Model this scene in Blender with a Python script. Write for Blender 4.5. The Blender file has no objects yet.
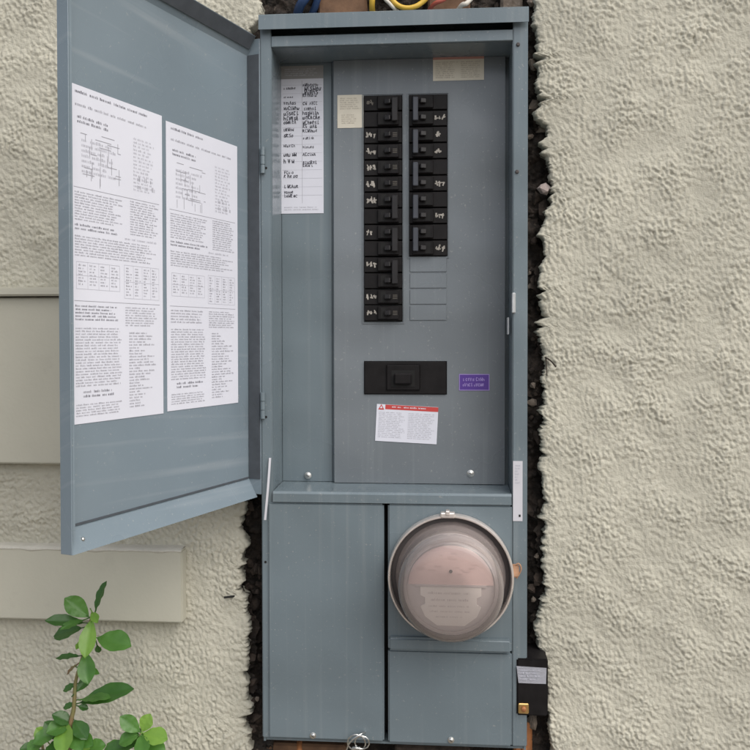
import bpy, bmesh, math, random
import numpy as np
from mathutils import Vector, Matrix

# ------------------------------------------------------------------ camera, sky, sun, exposure
sc = bpy.context.scene
col = sc.collection
F, D0, CX, CZ, YAW, PITCH, ROLL, SY = 873.0, 1.22, 0.07, 1.5, 4.5, 1.0, -0.08, 22.0
CR = (Matrix.Rotation(math.radians(YAW), 3, 'Z') @ Matrix.Rotation(math.pi/2 - math.radians(PITCH), 3, 'X')
      @ Matrix.Rotation(math.radians(ROLL), 3, 'Z'))
CP = Vector((CX, -D0, CZ))
cam = bpy.data.cameras.new('camera'); camo = bpy.data.objects.new('camera', cam); col.objects.link(camo)
camo.matrix_world = Matrix.Translation(CP) @ CR.to_4x4()
cam.sensor_width = 36; cam.lens = F/750*36; cam.shift_y = -SY/750; cam.clip_start = 0.02; cam.clip_end = 500
sc.camera = camo

SUN_EL, SUN_AZ = 48.0, 136.0          # azimuth clockwise from +Y (the wall faces -Y): ahead of the wall, to the right
w = bpy.data.worlds.new('World'); sc.world = w; w.use_nodes = True
nt = w.node_tree; bg = nt.nodes['Background']
sky = nt.nodes.new('ShaderNodeTexSky'); sky.sky_type = 'NISHITA'; sky.sun_disc = False
sky.sun_elevation = math.radians(SUN_EL); sky.sun_rotation = math.radians(SUN_AZ)
sky.air_density = 1.0; sky.dust_density = 4.0; sky.ozone_density = 1.0
hs = nt.nodes.new('ShaderNodeHueSaturation'); hs.inputs['Saturation'].default_value = 0.5
nt.links.new(sky.outputs[0], hs.inputs['Color']); nt.links.new(hs.outputs[0], bg.inputs['Color'])
bg.inputs['Strength'].default_value = 0.15
sun = bpy.data.lights.new('sun', 'SUN'); sun.energy = 1.5; sun.angle = math.radians(75); sun.color = (1, .965, .91)
suno = bpy.data.objects.new('sun', sun); col.objects.link(suno)
sd = Vector((math.sin(math.radians(SUN_AZ))*math.cos(math.radians(SUN_EL)),
             math.cos(math.radians(SUN_AZ))*math.cos(math.radians(SUN_EL)), math.sin(math.radians(SUN_EL))))
suno.rotation_euler = sd.to_track_quat('Z', 'Y').to_euler()
sc.view_settings.view_transform = 'Standard'; sc.view_settings.look = 'None'
sc.view_settings.exposure = 0.18; sc.view_settings.gamma = 1.0; sc.view_settings.use_curve_mapping = False

# ------------------------------------------------------------------ helpers
rnd = random.Random(7)
def ray(px, py): return CR @ Vector(((px-375)/F, -(py-(375-SY))/F, -1.0))
def at(px, py, Y):
    d = ray(px, py); return CP + d*((Y-CP.y)/d.y)
def rect(x0, y0, x1, y1, Y):
    a, b, c, d = at(x0, y0, Y), at(x1, y0, Y), at(x1, y1, Y), at(x0, y1, Y)
    return (a.x+d.x)/2, (b.x+c.x)/2, (c.z+d.z)/2, (a.z+b.z)/2      # X0 X1 Z0 Z1
def PX(px, Y, py=375): return at(px, py, Y).x
def PZ(py, Y, px=394): return at(px, py, Y).z

def mesh_obj(name, me, mats, parent=None, label=None, cat=None, group=None, kind=None):
    o = bpy.data.objects.new(name, me); col.objects.link(o)
    for m in (mats if isinstance(mats, (list, tuple)) else [mats]):
        if len(me.materials) < (len(mats) if isinstance(mats, (list, tuple)) else 1): me.materials.append(m)
    if parent: o.parent = parent; o.matrix_parent_inverse = pinv(parent)
    return tag(o, label, cat, group, kind)
def pinv(p):                                 # meshes are written in world coordinates; only top-level Empties are moved
    return p.matrix_basis.inverted() if p.parent is None else Matrix.Identity(4)
def tag(o, label=None, cat=None, group=None, kind=None):
    if label: o['label'] = label
    if cat: o['category'] = cat
    if group: o['group'] = group
    if kind: o['kind'] = kind
    return o
def empty(name, loc, label=None, cat=None, group=None):
    o = bpy.data.objects.new(name, None); col.objects.link(o); o.empty_display_size = .05
    o.location = loc; return tag(o, label, cat, group)
def obj(name, bm, mats, parent=None, smooth=False, **k):
    me = bpy.data.meshes.new(name)
    bmesh.ops.recalc_face_normals(bm, faces=bm.faces)
    bm.to_mesh(me); bm.free()
    if smooth is True:
        me.polygons.foreach_set('use_smooth', [True]*len(me.polygons))
    elif smooth:
        me.polygons.foreach_set('use_smooth', [True]*len(me.polygons)); me.set_sharp_from_angle(angle=math.radians(smooth))
    return mesh_obj(name, me, mats, parent, **k)
def box(bm, x0, x1, y0, y1, z0, z1, bev=0, mi=0, seg=1, M=None):
    vs = [bm.verts.new((x, y, z)) for x in (x0, x1) for y in (y0, y1) for z in (z0, z1)]
    fs = [bm.faces.new([vs[i] for i in f]) for f in ((0,1,3,2), (4,6,7,5), (0,4,5,1), (2,3,7,6), (0,2,6,4), (1,5,7,3))]
    for f in fs: f.material_index = mi
    if M is not None: bmesh.ops.transform(bm, matrix=M, verts=vs)
    if bev:
        es = list({e for f in fs for e in f.edges})
        bmesh.ops.bevel(bm, geom=es, offset=bev, segments=seg, affect='EDGES', material=-1)
    return bm
def B(*a, **k): return box(bmesh.new(), *a, **k)
def lathe(bm, prof, c, axis='Y', n=48, mi=0, cap=True):
    """profile of (radius, along) round an axis through c; along runs towards -Y (out of the wall)"""
    rings = []
    for r, h in prof:
        ring = []
        for i in range(n):
            a = 2*math.pi*i/n
            if axis == 'Y': p = (c[0]+r*math.cos(a), c[1]-h, c[2]+r*math.sin(a))
            else: p = (c[0]+r*math.cos(a), c[1]+r*math.sin(a), c[2]+h)
            ring.append(bm.verts.new(p))
        rings.append(ring)
    for a, b in zip(rings, rings[1:]):
        for i in range(n):
            f = bm.faces.new((a[i], a[(i+1) % n], b[(i+1) % n], b[i])); f.material_index = mi
    if cap:
        for r in (rings[0], rings[-1]):
            f = bm.faces.new(r); f.material_index = mi
    return bm
def smooth_path(pts, n=6):
    P = [Vector(p) for p in pts]; out = []
    for i in range(len(P)-1):
        p0, p1, p2, p3 = P[max(i-1, 0)], P[i], P[i+1], P[min(i+2, len(P)-1)]
        for k in range(n):
            t = k/n
            out.append(.5*((2*p1)+(p2-p0)*t+(2*p0-5*p1+4*p2-p3)*t*t+(3*p1-p0-3*p2+p3)*t**3))
    out.append(P[-1]); return out
def tube(bm, pts, r, seg=8, sm=6, mi=0, r1=None):
    P = smooth_path(pts, sm) if sm else [Vector(p) for p in pts]
    rings = []; up = Vector((.31, .23, .92)).normalized()
    for i, p in enumerate(P):
        d = (P[min(i+1, len(P)-1)]-P[max(i-1, 0)]).normalized()
        a = d.cross(up)
        if a.length < 1e-3: a = d.cross(Vector((1, 0, 0)))
        a.normalize(); b = d.cross(a)
        rr = r if r1 is None else r+(r1-r)*i/(len(P)-1)
        rings.append([bm.verts.new(p+(a*math.cos(2*math.pi*k/seg)+b*math.sin(2*math.pi*k/seg))*rr) for k in range(seg)])
    for a, b in zip(rings, rings[1:]):
        for k in range(seg): f = bm.faces.new((a[k], a[(k+1) % seg], b[(k+1) % seg], b[k])); f.material_index = mi
    for r_ in (rings[0], rings[-1]): f = bm.faces.new(r_); f.material_index = mi
    return bm
def chunk(size, seed, sq=(1, 1, 1)):
    r = random.Random(seed); bm = bmesh.new(); bmesh.ops.create_icosphere(bm, subdivisions=1, radius=1)
    ph = [(Vector((r.gauss(0, 1), r.gauss(0, 1), r.gauss(0, 1))).normalized(), r.uniform(.35, .75)) for _ in range(8)]
    for v in bm.verts:
        p = v.co.copy()
        for n, d in ph:                       # random planes cut facets into the ball
            s = p.dot(n)-d
            if s > 0: p -= n*s*.92
        p *= 1+r.uniform(-.22, .22)
        v.co = Vector((p.x*sq[0], p.y*sq[1], p.z*sq[2]))*size
    return bm

# ------------------------------------------------------------------ materials
def mat(name, color, rough=.5, metal=0., var=0., vscale=20., bump=0., bscale=200., rvar=0., color2=None, spec=.5, coat=0., dist=.002, detail=6, wear=None):
    m = bpy.data.materials.new(name); m.use_nodes = True; n = m.node_tree.nodes; l = m.node_tree.links
    p = n['Principled BSDF']; p.inputs['Roughness'].default_value = rough; p.inputs['Metallic'].default_value = metal
    p.inputs['Specular IOR Level'].default_value = spec; p.inputs['Coat Weight'].default_value = coat
    p.inputs['Base Color'].default_value = (*color, 1)
    tc = n.new('ShaderNodeTexCoord')
    if var or color2:
        nz = n.new('ShaderNodeTexNoise'); nz.inputs['Scale'].default_value = vscale; nz.inputs['Detail'].default_value = detail
        nz.inputs['Roughness'].default_value = .62
        l.new(tc.outputs['Object'], nz.inputs['Vector'])
        mx = n.new('ShaderNodeMix'); mx.data_type = 'RGBA'
        c2 = color2 or tuple(c*(1+var) for c in color); c1 = color if color2 else tuple(c*(1-var) for c in color)
        mx.inputs[6].default_value = (*c1, 1); mx.inputs[7].default_value = (*c2, 1)
        mr = n.new('ShaderNodeMapRange'); mr.inputs[1].default_value = .3; mr.inputs[2].default_value = .7
        l.new(nz.outputs[0], mr.inputs[0]); l.new(mr.outputs[0], mx.inputs[0]); l.new(mx.outputs[2], p.inputs['Base Color'])
        last = mx
        if wear:                              # (colour, scale, low, high): sparse marks with a shape of their own
            wn = n.new('ShaderNodeTexNoise'); wn.inputs['Scale'].default_value = wear[1]; wn.inputs['Detail'].default_value = 8
            wn.inputs['Roughness'].default_value = .7; l.new(tc.outputs['Object'], wn.inputs['Vector'])
            wr = n.new('ShaderNodeMapRange'); wr.inputs[1].default_value = wear[2]; wr.inputs[2].default_value = wear[3]
            wr.inputs[4].default_value = wear[4] if len(wear) > 4 else 1.
            l.new(wn.outputs[0], wr.inputs[0])
            m2 = n.new('ShaderNodeMix'); m2.data_type = 'RGBA'; m2.inputs[7].default_value = (*wear[0], 1)
            l.new(wr.outputs[0], m2.inputs[0]); l.new(last.outputs[2], m2.inputs[6]); l.new(m2.outputs[2], p.inputs['Base Color'])
    if rvar:
        rn = n.new('ShaderNodeTexNoise'); rn.inputs['Scale'].default_value = vscale*.6; rn.inputs['Detail'].default_value = 5
        l.new(tc.outputs['Object'], rn.inputs['Vector'])
        mr = n.new('ShaderNodeMapRange'); mr.inputs[1].default_value = .3; mr.inputs[2].default_value = .7
        mr.inputs[3].default_value = max(rough-rvar, .02); mr.inputs[4].default_value = rough+rvar
        l.new(rn.outputs[0], mr.inputs[0]); l.new(mr.outputs[0], p.inputs['Roughness'])
    if bump:
        bn = n.new('ShaderNodeTexNoise'); bn.inputs['Scale'].default_value = bscale; bn.inputs['Detail'].default_value = 5
        l.new(tc.outputs['Object'], bn.inputs['Vector'])
        bp = n.new('ShaderNodeBump'); bp.inputs['Strength'].default_value = bump; bp.inputs['Distance'].default_value = dist
        l.new(bn.outputs[0], bp.inputs['Height']); l.new(bp.outputs[0], p.inputs['Normal'])
    return m

def wavy(m, scale, dist):
    n = m.node_tree.nodes; l = m.node_tree.links; p = n['Principled BSDF']; b0 = p.inputs['Normal'].links[0].from_node
    tc = n.new('ShaderNodeTexCoord'); nz = n.new('ShaderNodeTexNoise'); nz.inputs['Scale'].default_value = scale; nz.inputs['Detail'].default_value = 1.
    bp = n.new('ShaderNodeBump'); bp.inputs['Distance'].default_value = dist; bp.inputs['Strength'].default_value = 1.
    l.new(tc.outputs['Object'], nz.inputs['Vector']); l.new(nz.outputs[0], bp.inputs['Height']); l.new(bp.outputs[0], b0.inputs['Normal'])
STUCCO = (.467, .452, .377)
M = {}
M['stucco'] = mat('painted stucco', STUCCO, .85, var=.10, vscale=9, bump=.7, bscale=430, spec=.3, dist=.0016, wear=((.36, .34, .30), 26, .60, .82, .55))
M['stucco_far'] = mat('painted stucco far', STUCCO, .85, var=.10, vscale=9, bump=1., bscale=85, spec=.3, dist=.006)
M['mortar'] = mat('broken mortar', (.10, .075, .058), .95, color2=(.27, .23, .19), vscale=60, bump=.8, bscale=300)
M['mortar_dark'] = mat('dark broken mortar', (.020, .015, .012), .95, color2=(.075, .055, .043), vscale=70, bump=.8, bscale=300)
M['chip_pink'] = mat('pinkish stone', (.26, .21, .195), .9, color2=(.38, .33, .31), vscale=60, bump=.6, bscale=300)
M['paper_black'] = mat('tar paper and old mortar', (.010, .009, .008), .85, color2=(.050, .036, .027), vscale=55, bump=.9, bscale=160, dist=.006, wear=((.20, .155, .12), 75, .60, .72, .8))
M['tornp'] = mat('torn building paper', (.012, .010, .009), .85, color2=(.06, .045, .035), vscale=60, bump=.5, bscale=150)
M['wood'] = mat('weathered framing wood', (.085, .045, .025), .8, color2=(.20, .11, .06), vscale=30, bump=.5, bscale=90)
M['trim'] = mat('painted trim board', (.485, .473, .395), .5, var=.05, vscale=6, bump=.12, bscale=160, rvar=.1, wear=((.35, .33, .28), 14, .60, .85, .5))
M['caulk'] = mat('smeared stucco', (.50, .48, .42), .8, var=.08, vscale=40, bump=.5, bscale=300)
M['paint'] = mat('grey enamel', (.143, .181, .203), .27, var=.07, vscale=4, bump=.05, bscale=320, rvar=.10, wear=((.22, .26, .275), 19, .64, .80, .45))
M['paint_door_lit'] = mat('grey enamel lit door', (.178, .226, .262), .27, var=.06, vscale=4, bump=.04, bscale=300, rvar=.09, wear=((.25, .29, .31), 13, .63, .80, .4))  # same enamel, paler and bluer to paint in the sky's reflection
M['paint_dead_refl'] = mat('grey enamel reflecting dead front', (.158, .180, .198), .27, var=.08, vscale=4, bump=.05, bscale=320, rvar=.10, wear=((.23, .25, .26), 19, .64, .80, .45))  # same enamel, greyer to paint in a reflection on the dead front
def streak(m, rot, scale, color, lo, hi, amt, sc_):
    """long faint wipe or rain marks"""
    n = m.node_tree.nodes; l = m.node_tree.links; p = n['Principled BSDF']
    tc = n.new('ShaderNodeTexCoord'); mp = n.new('ShaderNodeMapping'); mp.vector_type = 'TEXTURE'
    mp.inputs['Rotation'].default_value = rot; mp.inputs['Scale'].default_value = scale
    nz = n.new('ShaderNodeTexNoise'); nz.inputs['Scale'].default_value = sc_; nz.inputs['Detail'].default_value = 3
    mr = n.new('ShaderNodeMapRange'); mr.inputs[1].default_value = lo; mr.inputs[2].default_value = hi; mr.inputs[4].default_value = amt
    src = p.inputs['Base Color'].links[0].from_socket
    mx = n.new('ShaderNodeMix'); mx.data_type = 'RGBA'; mx.inputs[7].default_value = (*color, 1)
    l.new(tc.outputs['Object'], mp.inputs[0]); l.new(mp.outputs[0], nz.inputs['Vector']); l.new(nz.outputs[0], mr.inputs[0])
    l.new(mr.outputs[0], mx.inputs[0]); l.new(src, mx.inputs[6]); l.new(mx.outputs[2], p.inputs['Base Color'])
streak(M['paint_door_lit'], (math.radians(-28), 0, math.radians(65)), (1, .9, .035), (.27, .31, .34), .57, .72, .5, 2.4)
for m_ in ('paint', 'paint_dead_refl'):
    streak(M[m_], (0, 0, 0), (.012, .05, .5), (.24, .27, .28), .56, .76, .35, 1.)
    streak(M[m_], (0, 0, 0), (1, 1, 1), (.30, .31, .30), .665, .72, .5, 260.)            # specks of dust
streak(M['paint_door_lit'], (0, 0, 0), (1, 1, 1), (.34, .36, .36), .675, .72, .5, 230.)
wavy(M['paint_dead_refl'], 7., .012)
wavy(M['paint'], 7., .012); wavy(M['paint_door_lit'], 5., .010)
M['shade_strip'] = mat('painted shade strip', (.062, .072, .085), .7, var=.15, vscale=60)  # dark colour that paints shade onto the door's bent edges
M['edge'] = mat('bare steel edge', (.55, .57, .58), .35, metal=.6, var=.15, vscale=40)
M['steel'] = mat('zinc steel', (.62, .62, .60), .3, metal=.95, var=.1, vscale=30, rvar=.1)
M['ringm'] = mat('aged meter ring', (.80, .74, .70), .28, metal=.7, var=.10, vscale=25, rvar=.1)
M['black'] = mat('black breaker plastic', (.010, .009, .0095), .5, var=.3, vscale=60, spec=.18)
M['black2'] = mat('black toggle plastic', (.018, .017, .018), .42, var=.2, vscale=60, spec=.35)
M['tie'] = mat('grey handle tie', (.045, .050, .062), .45, var=.15, vscale=60)
M['void'] = mat('dark opening', (.008, .008, .008), .9)
M['mark'] = mat('white moulded marking', (.30, .28, .25), .6, var=.5, vscale=420)
M['mark_dim'] = mat('dim moulded marking', (.10, .09, .075), .6)
M['sheet'] = mat('white printed sheet', (.66, .675, .75), .5, var=.03, vscale=8)
M['ink'] = mat('grey print', (.30, .30, .34), .6)
M['ink_faint'] = mat('faint print', (.42, .425, .48), .6)
M['ink_mid'] = mat('bold print', (.15, .15, .18), .6)
M['ink_pale'] = mat('pale print', (.52, .53, .60), .6)
M['pen'] = mat('black marker', (.03, .03, .045), .5)
M['hdr'] = mat('grey label header', (.27, .27, .27), .6)
M['cream'] = mat('cream sticker', (.62, .585, .49), .55, var=.06, vscale=40)
M['red'] = mat('red print', (.50, .055, .05), .5)
M['redfaint'] = mat('faint red print', (.45, .23, .19), .6)
M['purple'] = mat('purple sticker', (.085, .035, .26), .45)
M['lavender'] = mat('lavender print', (.30, .22, .52), .5)
M['silver'] = mat('silver sticker', (.56, .56, .60), .4, var=.05)
M['brass'] = mat('brass', (.62, .40, .16), .35, metal=.9)
M['copper'] = mat('rusty copper', (.36, .15, .06), .6, metal=.3, var=.25, vscale=60)
M['rust'] = mat('rusty seal', (.40, .23, .14), .7, var=.3, vscale=80)
M['yellow'] = mat('yellow cable jacket', (.62, .40, .05), .45)
M['white_wire'] = mat('white cable jacket', (.60, .57, .50), .5)
M['blue'] = mat('blue cable jacket', (.02, .05, .13), .45)
M['redwire'] = mat('dull red wire', (.42, .10, .07), .45)
M['dial'] = mat('aged meter dial', (.60, .43, .40), .6, var=.06, vscale=30)
M['plate'] = mat('meter nameplate', (.72, .67, .63), .5, var=.04, vscale=30)
M['meterbody'] = mat('meter inner frame', (.46, .41, .40), .5, var=.06, vscale=30)
M['meterdark'] = mat('meter base', (.06, .052, .052), .6)
M['dial_ink'] = mat('faded dial print', (.56, .40, .37), .6)
M['plate_ink'] = mat('nameplate print', (.55, .49, .47), .6)
M['soil'] = mat('bare soil and gravel', (.16, .13, .10), .95, color2=(.28, .25, .21), vscale=14, bump=.9, bscale=60, dist=.02)
M['bark'] = mat('reddish young stem', (.22, .12, .07), .6, color2=(.16, .18, .06), vscale=40)
def leafmat(name, c, c2):
    m = mat(name, c, .34, color2=c2, vscale=35, bump=.25, bscale=160, dist=.001)
    p = m.node_tree.nodes['Principled BSDF']
    p.inputs['Subsurface Weight'].default_value = 0
    n = m.node_tree.nodes; l = m.node_tree.links
    tr = n.new('ShaderNodeBsdfTranslucent'); tr.inputs[0].default_value = (c2[0]*1.3, c2[1]*1.5, c2[2]*.8, 1)
    mx = n.new('ShaderNodeMixShader'); mx.inputs[0].default_value = .3
    l.new(p.outputs[0], mx.inputs[1]); l.new(tr.outputs[0], mx.inputs[2]); l.new(mx.outputs[0], n['Material Output'].inputs[0])
    return m
M['leaf'] = leafmat('glossy leaf', (.055, .150, .028), (.10, .235, .05))
M['leaf_dark'] = leafmat('dark glossy leaf', (.030, .092, .020), (.06, .15, .035))
M['leaf_young'] = leafmat('young leaf', (.13, .27, .045), (.22, .38, .07))
# meter glass: clear with a film of age and a reflection's pink painted in, thin enough not to bend what is behind it
g = bpy.data.materials.new('meter glass'); g.use_nodes = True; n = g.node_tree.nodes; l = g.node_tree.links; n.clear()
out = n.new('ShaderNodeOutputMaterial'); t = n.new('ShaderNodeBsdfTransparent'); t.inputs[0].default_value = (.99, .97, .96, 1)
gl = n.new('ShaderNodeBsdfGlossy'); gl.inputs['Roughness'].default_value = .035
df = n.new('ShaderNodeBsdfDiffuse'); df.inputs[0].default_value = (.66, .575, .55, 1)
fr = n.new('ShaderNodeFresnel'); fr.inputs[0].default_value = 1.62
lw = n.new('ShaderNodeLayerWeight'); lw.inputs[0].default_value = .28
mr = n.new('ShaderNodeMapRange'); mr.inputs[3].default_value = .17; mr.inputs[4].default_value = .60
m1 = n.new('ShaderNodeMixShader'); m2 = n.new('ShaderNodeMixShader')
l.new(lw.outputs['Facing'], mr.inputs[0]); l.new(mr.outputs[0], m1.inputs[0])
l.new(t.outputs[0], m1.inputs[1]); l.new(df.outputs[0], m1.inputs[2])
l.new(fr.outputs[0], m2.inputs[0]); l.new(m1.outputs[0], m2.inputs[1]); l.new(gl.outputs[0], m2.inputs[2]); l.new(m2.outputs[0], out.inputs[0])
M['glass'] = g

# ------------------------------------------------------------------ ground
bm = bmesh.new(); vs = [bm.verts.new(p) for p in ((-150, -200, 0), (150, -200, 0), (150, 60, 0), (-150, 60, 0))]; bm.faces.new(vs)
obj('ground', bm, M['soil'], kind='structure')

# ------------------------------------------------------------------ stucco wall with a ragged hole round the panel
WY = 0.032                               # face of the stucco
wall = empty('stucco_wall', (0, WY, 0), 'beige textured stucco wall with a ragged hole broken round the grey panel', 'wall')
rg = np.random.default_rng(5)
NN = 1536; SPAN = 2.2
kx = np.fft.fftfreq(NN, SPAN/NN); KX, KZ = np.meshgrid(kx, kx); K = np.hypot(KX, KZ)
def band(lam, bw, skew=0.):
    k0 = 1/lam
    k = np.hypot(KX*(1+skew)+KZ*skew, KZ*(1-skew)+KX*skew) if skew else K
    f = np.fft.ifft2(np.fft.fft2(rg.standard_normal((NN, NN)))*np.exp(-((k-k0)/(bw*k0))**2)).real
    return f/f.std()
b1 = band(.0094, .48, -.13); b2 = band(.0050, .5, -.06); b3 = band(.10, .9); b4 = band(.024, .5)
H = .60*np.tanh(1.3*b1)-.45*np.clip(-b1-.35, 0, None)+.42*b2*(.6+.4*np.tanh(b3))-.35*np.clip(-b2-.8, 0, None)+.30*b4
H = H*.00092*(1+.25*b3) + b3*.0008
def hs_(X, Z):
    u = ((X+1.1)/SPAN*NN) % NN; v = ((Z)/SPAN*NN) % NN
    i = np.floor(u).astype(int); j = np.floor(v).astype(int); fu = u-i; fv = v-j; i1 = (i+1) % NN; j1 = (j+1) % NN; i %= NN; j %= NN
    return (H[j, i]*(1-fu)+H[j, i1]*fu)*(1-fv)+(H[j1, i]*(1-fu)+H[j1, i1]*fu)*fv
Rpts = [(-160, 540), (-60, 536), (0, 536), (20, 536), (40, 538), (60, 537), (90, 541), (115, 539), (130, 545), (150, 544), (165, 548), (175, 554), (190, 552), (205, 549), (213, 543), (235, 545), (260, 543), (290, 541), (310, 540), (335, 541), (355, 546), (370, 545), (400, 543), (430, 541), (445, 544), (480, 542), (500, 543), (540, 546), (560, 543), (580, 545), (600, 544), (620, 538), (640, 537), (655, 543), (680, 546), (700, 547), (720, 548), (750, 553), (800, 556), (900, 550)]
Lpts = [(-160, 252), (-60, 258), (0, 259), (20, 256), (40, 250), (100, 244), (180, 247), (260, 241), (340, 245), (420, 242), (500, 243), (530, 243), (560, 242), (575, 239), (600, 245), (620, 246), (640, 247), (670, 246), (690, 244), (710, 247), (750, 247), (800, 243), (900, 246)]
def edge_fn(pts, seed):
    P = [at(x, y, WY) for y, x in pts]; zs = np.array([p.z for p in P])[::-1]; xs = np.array([p.x for p in P])[::-1]
    r = np.random.default_rng(seed); n = 4096; k = np.fft.fftfreq(n, 2.4/n)
    sp = np.fft.fft(r.standard_normal(n)); k = np.abs(k)
    lo = np.fft.ifft(sp*np.exp(-(k/38)**2)*(k > 6)).real; hi = np.fft.ifft(sp*np.exp(-((k-190)/90)**2)).real
    md = np.fft.ifft(np.fft.fft(r.standard_normal(n))*np.exp(-((k-70)/45)**2)).real; md /= md.std()
    j = .0026*lo/lo.std()+.00075*hi/hi.std()*(1+.5*np.sin(np.arange(n)*.011))+.0042*np.clip(np.abs(md)-1.0, 0, 1.6)*np.sign(md)
    return lambda Z: np.interp(Z, zs, xs)+np.interp(Z, np.linspace(0, 2.4, n), j)
xL = edge_fn(Lpts, 3); xR = edge_fn(Rpts, 4)
def top_z(X): return 2.045+.012*np.sin(X*31)+.006*np.sin(X*83+1)
def bot_z(X): return .835+.010*np.sin(X*27+2)+.006*np.sin(X*91)
Z0, Z1, XA, XB = .76, 2.13, -.86, .76
def grid_mesh(name, X, Y, Z, m, parent):
    r, c = X.shape
    co = np.stack([X, Y, Z], -1).reshape(-1, 3).astype(np.float32)
    i = np.arange(r*c).reshape(r, c); q = np.stack([i[:-1, :-1], i[:-1, 1:], i[1:, 1:], i[1:, :-1]], -1).reshape(-1, 4)
    me = bpy.data.meshes.new(name); me.vertices.add(r*c); me.vertices.foreach_set('co', co.ravel())
    me.loops.add(q.size); me.loops.foreach_set('vertex_index', q.ravel().astype(np.int32))
    me.polygons.add(len(q)); me.polygons.foreach_set('loop_start', np.arange(0, q.size, 4, dtype=np.int32))
    me.update(calc_edges=True); me.polygons.foreach_set('use_smooth', np.ones(len(q), bool)); me.update()
    return mesh_obj(name, me, m, parent)
zz = np.linspace(Z0, Z1, 860)
def side(xe, xo, n, flip):
    t = np.linspace(0, 1, n)[None, :]**1.1
    E = xe(zz)[:, None]; Em = E.mean(); X = Em+(xo-Em)*t+(E-Em)*(1-t)**9; Z = np.repeat(zz[:, None], n, 1)
    d = np.abs(X-E)
    Y = WY-hs_(X, Z)+.0025*np.exp(-d/.003)           # chipped rounding at the broken edge
    s = -1 if flip else 1                            # broken edge running back into the wall
    jit = rg.standard_normal((len(zz), 3))*.0012
    k = np.array([.25, .5, .25]); jit = np.apply_along_axis(lambda a: np.convolve(a, np.ones(4)/4, 'same'), 0, jit)
    bx = np.stack([xe(zz)+s*(.001)+jit[:, 2], xe(zz)+s*.0005+jit[:, 1]*2, xe(zz)-s*.0015+jit[:, 0]*2.2], 1)
    by = np.stack([np.full(len(zz), WY+.030), np.full(len(zz), WY+.018)+jit[:, 0], np.full(len(zz), WY+.008)+jit[:, 1]], 1)
    X = np.concatenate([bx, X], 1); Y = np.concatenate([by, Y], 1); Z = np.concatenate([np.repeat(zz[:, None], 3, 1), Z], 1)
    if flip: X, Y, Z = X[:, ::-1], Y[:, ::-1], Z[:, ::-1]
    return X, Y, Z
grid_mesh('stucco_coat', *side(xR, XB, 375, False), M['stucco'], wall)
grid_mesh('stucco_coat', *side(xL, XA, 430, True), M['stucco'], wall)
for fn, ze, up in ((top_z, Z1, 1), (bot_z, Z0, -1)):
    t = np.linspace(0, 1, 52)[:, None]
    nx = 180
    xs0 = np.linspace(0, 1, nx)[None, :]
    X = np.repeat(-.21+.425*xs0, 52, 0); E = fn(X); Z = E+(ze-E)*t
    a = xL(Z.ravel()).reshape(Z.shape); b = xR(Z.ravel()).reshape(Z.shape); X = a+(b-a)*xs0
    Y = WY-hs_(X, Z)
    Y = np.concatenate([np.full((1, nx), WY+.03), Y], 0); X = np.concatenate([X[:1], X], 0); Z = np.concatenate([Z[:1]+.001*up, Z], 0)
    if up < 0: X, Y, Z = X[::-1], Y[::-1], Z[::-1]
    grid_mesh('stucco_coat', X, Y, Z, M['stucco'], wall)
for x0, x1, z0, z1 in ((-5, XA, 0, 3.2), (XB, 5, 0, 3.2), (XA, XB, 0, Z0), (XA, XB, Z1, 3.2)):
    obj('stucco_coat', B(x0, x1, WY+.0008, .20, z0, z1), M['stucco_far'], wall)
# tar paper and sheathing behind the hole
nx, nz = 150, 560
U, V = np.meshgrid(np.linspace(-.25, .25, nx), np.linspace(.74, 2.12, nz))
crk = np.tanh(hs_(U*.45, V*.45)*900)*.007+hs_(U*1.3+.3, V*1.3)*3.2
ins = (U > -.1865+.002) & (U < .1845-.002) & (V < 1.955)
grid_mesh('tar_paper', U, np.where(ins, .1215, .066+crk), V, M['paper_black'], wall)
obj('wall_core', B(-1.0, .9, .123, .2, .72, 2.14), M['wood'], wall)
bm = bmesh.new()
box(bm, PX(320, .07, 4), PX(368, .07, 4), .046, .09, 1.962, 2.04, bev=.003)
obj('framing_block', bm, M['wood'], wall)
bm = bmesh.new(); box(bm, PX(428, .07, 4), PX(470, .07, 4), .050, .09, 1.964, 2.03, bev=.003)
obj('framing_block', bm, M['wood'], wall)
bm = bmesh.new(); box(bm, PX(500, .07, 4), PX(522, .07, 4), .058, .09, 1.955, 2.03, bev=.004)
obj('framing_block', bm, M['mortar'], wall)
a = rect(514, 722, 532, 790, .06)
obj('framing_block', B(a[0], a[1], .055, .09, a[2], a[3], bev=.003), M['copper'], wall)
a = rect(264, 747, 345, 790, .06)
obj('framing_block', B(a[0], a[1], .068, .09, a[2], a[3], bev=.003), M['wood'], wall)
a = rect(395, 746, 470, 790, .06)
obj('framing_block', B(a[0], a[1], .058, .09, a[2], a[3], bev=.003), M['mortar_dark'], wall)
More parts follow.
